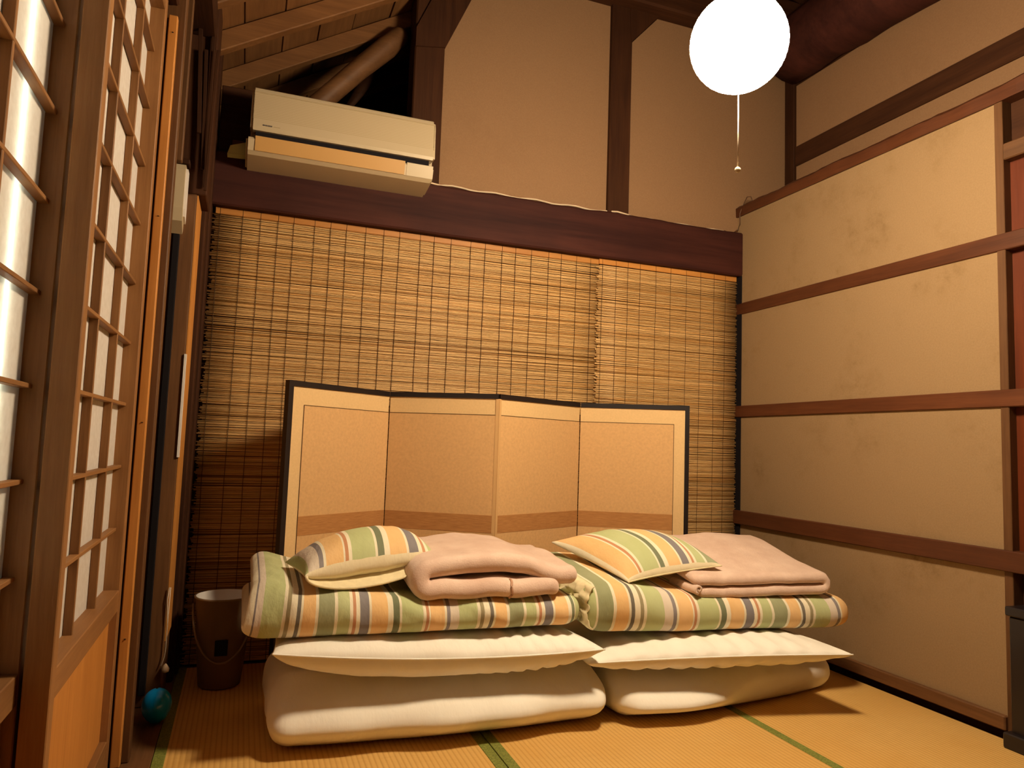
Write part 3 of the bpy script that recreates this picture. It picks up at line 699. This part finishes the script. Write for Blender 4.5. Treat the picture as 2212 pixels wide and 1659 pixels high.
# striped quilt folded once, the fold towards the room
def quilt(x0, x1, yf, depth, t, rr, zbase, ztilt, uvf, seed, label, wr=0.005, upshort=0.0, xs_shift=None, y_shift=None, zsc=None):
    a = (x1-x0)/2; xc = (x0+x1)/2; l1 = depth; l2 = depth-upshort; arc = PI*rr; L = l1+arc+l2
    P, F, Q = rslab(a, L/2, t/2, 0.070, 0.03, t*0.49, 96, 150, 8)
    UV = [uvf(xc+q.x) for q in Q]
    def fn(p):
        s = p.y + L/2; n = p.z
        if s < l1: y = yf + rr + t/2 + (l1-s); z = -n; lay = 0.0
        elif s < l1+arc:
            th = (s-l1)/rr; c = Vector((0, rr)); y = yf + t/2 + rr - math.sin(th)*(rr+n); z = rr - math.cos(th)*(rr+n); lay = th/PI
        else: y = yf + rr + t/2 + (s-l1-arc); z = 2*rr + n; lay = 1.0
        x = xc+p.x
        k = wr*(0.35+0.65*lay)
        z2 = zbase + (t/2 + z)*(zsc(x) if zsc else 1.0)
        puffy = (0.010 if zsc is None or zsc(x) > 0.97 else 0.0)*lay*(1-abs(p.x/a)**6)*smoothstep(0.0, 0.25, y-yf)
        z2 += puffy + k*nz(x*5, y*6, seed) + 0.5*k*nz(x*15, y*11, seed+8)
        y += 1.3*k*nz(x*7, z*8, seed+2) + 0.7*k*nz(x*21, z*10, seed+5)
        y += 1.1*k*nz((x+z*1.4)*15, z*5, seed+12) - 0.8*k*abs(nz((x-z*1.1)*9, z*4, seed+15))
        if y_shift:
            y += y_shift(x, lay); z2 += 0.018*lay*(1-smoothstep(0.05, 0.2, x))
        if xs_shift: x += xs_shift(x, lay, y)
        z2 += ztilt(x, y)
        return (x, y, z2)
    tt = thing('folded_quilt', (xc, yf+depth/2, zbase), label, 'quilt', 'folded striped quilts')
    soft('cover', P, F, fn, M['stripes'], tt, UV)
    return tt
quilt(0.028, 1.092, 2.212, 0.47, 0.064, 0.033, 0.328, lambda x, y: 0.05*(y-2.21) + 0.008*(0.5-x), lambda x: ((0.175-x)/0.60 + (_px(1360.5)-1.1095)/0.7085 + 5, 0.5), 2.0,
      'striped quilt folded under the rolled pink blanket, next to the bucket', 0.009, 0.03, lambda x, l, y: 0.022*l*(1-smoothstep(0.1, 0.3, x)), lambda x, l: 0.10*l*(1-smoothstep(0.03, 0.20, x)), lambda x: 1.04 - 0.25*smoothstep(0.25, 0.6, x))
qr = quilt(1.125, 2.262, 2.215, 0.48, 0.062, 0.034, 0.272, lambda x, y: 0.08*(y-2.21) + 0.020*(1-smoothstep(1.1, 1.6, x)) - 0.018*smoothstep(1.6, 2.2, x), lambda x: ((x/1.0372-1.1095)/0.7085 + 4, 0.5), 11.0,
      'striped quilt folded under the flat pink blanket beside the plaster wall', 0.005, 0.03, None, None, lambda x: 1.30 - 0.32*smoothstep(1.15, 1.6, x) - 0.05*smoothstep(1.6, 2.1, x))
# crumpled lining at the open end of that quilt
V = []; F = []; nu, nv = 26, 22
for i in range(nu+1):
    for j in range(nv+1):
        u, v = i/nu, j/nv; y = 2.235 + 0.34*u; z = 0.310 + 0.145*v + 0.06*u*0.6
        sft = math.sin(PI*v)**0.5*math.sin(PI*min(1, u*1.0+0.06))**0.5
        x = 1.146 - 0.040*sft - 0.026*sft*(0.5+0.5*math.sin(u*26+5*nz(u*4, v*5, 1)+v*4)) + 0.02*nz(u*11, v*9, 2)*sft
        V.append((x, y + 0.01*nz(u*9, v*9, 5), z + 0.008*nz(u*8, v*8, 9)))
for i in range(nu):
    for j in range(nv): F.append((i*(nv+1)+j, i*(nv+1)+j+1, (i+1)*(nv+1)+j+1, (i+1)*(nv+1)+j))
ln = mesh('lining', V, F, M['cream'], qr, True); ln['label'] = 'cream crumpled lining'
sm = ln.modifiers.new('thickness', 'SOLIDIFY'); sm.thickness = 0.004

# pillows
def pillow(args, label, uvf, hem, kw, flap=None):
    t = thing('pillow', (sum(a[0] for a in args)/4, sum(a[1] for a in args)/4, min(a[2] for a in args)-0.04), label, 'pillow', 'striped pillows')
    o, edge = puff('pillowcase', *args, mat=M['stripes_hem'], parent=t, uvf=lambda u, v: (uvf(u), v-hem), p=2.3, q=0.55, **kw)
    if flap: flap(t, edge)
    else: tube('front_seam', [(e[0], e[1]-0.001, e[2]) for e in edge], 0.0026, M['cream'], t, 6)
DGC = (_px(1555.5)-1.1095)/0.7085
def flapL(t, edge):
    n = len(edge); V = []; F = []; low = []
    for i, e in enumerate(edge):
        u = i/(n-1); d = math.sin(PI*min(1, max(0, u)))**0.7
        lowp = Vector((e[0]*1.0 + 0.004, e[1]-0.030*d, e[2]-0.060*d + 0.008*u)); low.append(lowp)
        for k in range(5):
            w_ = k/4; V.append((e[0]+(lowp.x-e[0])*w_, e[1] - 0.030*d*w_ + 0.055*d*math.sin(PI*w_), e[2]+(lowp.z-e[2])*w_ + 0.003*nz(u*14, w_*3, 2)))
    for i in range(n-1):
        for k in range(4): F.append((i*5+k, i*5+k+1, (i+1)*5+k+1, (i+1)*5+k))
    f = mesh('case_flap', V, F, M['cream'], t, True)
    tube('flap_edge', low, 0.0042, M['cream'], t, 6)
pillow(((0.196, 2.245, 0.514), (0.622, 2.350, 0.552), (0.620, 2.64, 0.555), (0.152, 2.49, 0.518)), 'plump striped pillow with a loose cream flap, beside the rolled pink blanket',
       lambda u: DGC + (u-0.56)*0.62 + 3, 0.020, dict(Tu=0.098, Td=0.045, seed=21.0, wr=0.006, pin=0.05, base=lambda x, y: 0.462 + 0.05*(y-2.2)), flapL)
pillow(((1.305, 2.285, 0.455), (1.700, 2.285, 0.503), (1.68, 2.65, 0.535), (1.160, 2.64, 0.548)), 'striped pillow lying flat beside the flat folded pink blanket',
       lambda u: DGC + (u-0.40)*0.66 + 3, 0.018, dict(Tu=0.095, Td=0.020, seed=31.0, wr=0.005, pin=0.05))

# pink fleece blankets: a long strip folded back on itself
def blanket(x_fold, length_low, length_up, sgn, yf, yb, t, rr, zc, zdef, seed, label, zshape=None, wr=0.004, ygrow=0.0):
    arc = PI*rr; L = length_low+arc+length_up; b_ = (yb-yf)/2; yc = (yf+yb)/2
    P, F, Q = rslab(L/2, b_, t/2, 0.028, t*0.55, t*0.49, 110, 34, 8)
    def fn(p):
        s = p.x + L/2; n = p.z
        if s < length_low: x = (length_low-s) + rr + t/2; z = -n; lay = 0.0
        elif s < length_low+arc:
            th = (s-length_low)/rr; x = rr + t/2 - math.sin(th)*(rr+n); z = rr - math.cos(th)*(rr+n); lay = th/PI
        else: x = rr + t/2 + (s-length_low-arc); z = 2*rr + n; lay = 1.0
        X = x_fold + sgn*x; y = yc + p.y - ygrow*(lay-0.5)
        z2 = zc + t/2 + z + wr*nz(X*6, y*6, seed) + 0.6*wr*nz(X*17, y*13, seed+3)
        y += 1.2*wr*nz(X*8, z*9, seed+6)
        if zshape: z2 += zshape(X, y, lay)
        return (X, y, z2 + zdef(X, y))
    tt = thing('folded_blanket', (x_fold + sgn*0.25, yc, zc), label, 'blanket', 'folded pink blankets')
    soft('fleece', P, F, fn, M['fleece'], tt)
    return tt, fn, L, b_
bl, bl_fn, bl_L, bl_b = blanket(0.515, 0.440, 0.510, 1, 2.222, 2.64, 0.063, 0.0325, 0.428, lambda x, y: 0.05*(y-2.22), 41.0, 'pink fleece blanket rolled thick with an open fold, beside the pillow with the loose flap',
        lambda x, y, l: l*(0.014*math.exp(-((x-0.78)/0.13)**2) - 0.030*smoothstep(0.88, 1.02, x)) + (1-l)*0.004*math.sin(x*34), 0.007, -0.012)
bpts = []
for i in range(13):
    ph = -1.2 + 2.4*i/12; bp_ = bl_fn(Vector((0.440-(0.838-0.515-0.061)-bl_L/2, -(bl_b-0.0345)-0.0345*math.cos(ph), 0.0308*math.sin(ph)))); bpts.append((bp_[0]+0.002*math.sin(i), bp_[1]-0.0015, bp_[2]))
tube('binding', bpts, 0.0045, M['fleece_edge'], bl, 8)
br, _f, _l, _b = blanket(2.185, 0.575, 0.590, -1, 2.240, 2.70, 0.042, 0.0215, 0.386, lambda x, y: 0.085*(y-2.24) + 0.012*(2.1-x), 51.0, 'pink fleece blanket folded flat on the striped quilt beside the plaster wall',
        lambda x, y, l: l*(0.045*smoothstep(2.22, 2.7, y) + 0.018*math.exp(-((x-1.95)/0.22)**2)*smoothstep(2.2, 2.6, y)), 0.004)
# small curl at its free corner
pts = []
for i in range(15):
    a = PI*0.9 + 2*PI*1.25*i/14; r = 0.006+0.014*i/14; pts.append((r*math.cos(a), r*math.sin(a)))
V = []; F = []
for (x, z) in pts:
    for y in (2.232, 2.40): V.append((1.566+x, y, 0.430+z))
for i in range(len(pts)-1): F.append((i*2, i*2+1, i*2+3, i*2+2))
cu = mesh('corner_curl', V, F, M['fleece'], br, True); sm = cu.modifiers.new('thickness', 'SOLIDIFY'); sm.thickness = 0.008

# ------------------------------------------------------------------ small things on the left
bk = thing('bucket', (-0.028, 2.955, 0.0), 'dark plastic bucket with a pale inside in the corner by the blind', 'bucket')
lathe('body', [(0.066, 0.002), (0.074, 0.006), (0.086, 0.12), (0.101, 0.318), (0.106, 0.322), (0.106, 0.328), (0.1000, 0.328)], (-0.028, 2.955, 0.0), M['bucket'], bk, 36, close=False)
bv = []; ff = []
lathe('lining', [(0.001, 0.008), (0.070, 0.010), (0.0835, 0.12), (0.0995, 0.3282)], (-0.028, 2.955, 0.0), M['bucket_in'], bk, 36, close=False)
tube('handle', [(-0.028-0.106*math.cos(a), 2.955-0.104*math.sin(a)-0.004, 0.300-0.195*math.sin(a)) for a in [PI*i/20 for i in range(21)]], 0.0045, M['bucket'], bk, 8)
box('label_patch', -0.050, -0.006, 2.853, 2.862, 0.13, 0.185, M['black'], bk, 0.002)

eg = thing('blue_ball', (-0.196, 2.60, 0.006), 'glossy blue egg-shaped ball on the floor beside the left post', 'ball')
prof = []
for i in range(25):
    a = -PI/2 + PI*i/24; r = max(0.0008, math.cos(a)); prof.append((0.044*r*(1+0.06*math.sin(a)), 0.053*math.sin(a)))
lathe('shell', prof, (-0.205, 2.60, 0.0605), M['blue'], eg, 36)
lathe('hang_hole', [(0.0005, 0), (0.0035, 0.0004), (0.0035, 0.0016), (0.0005, 0.0016)], (-0.207, 2.60, 0.1128), M['black'], eg, 10)
pc = thing('pull_cord', (-0.203, 2.74, 0.10), 'pale looped pull cord with a knob hanging down the left post', 'cord')
tube('cord_loop', [(-0.2035, 2.744, 0.40), (-0.207, 2.742, 0.36), (-0.204, 2.742, 0.31), (-0.2015, 2.742, 0.28)] + [(-0.2015-0.006*(1-math.cos(a)), 2.742, 0.20-0.060*math.sin(a/2)) for a in [2*PI*i/14 for i in range(15)]] + [(-0.2015, 2.742, 0.28), (-0.200, 2.742, 0.40)], 0.0017, M['cord'], pc, 6)
lathe('knob', [(0.002, 0.0), (0.011, 0.004), (0.013, 0.014), (0.006, 0.026), (0.002, 0.03)], (-0.198, 2.742, 0.118), M['cable'], pc, 14)
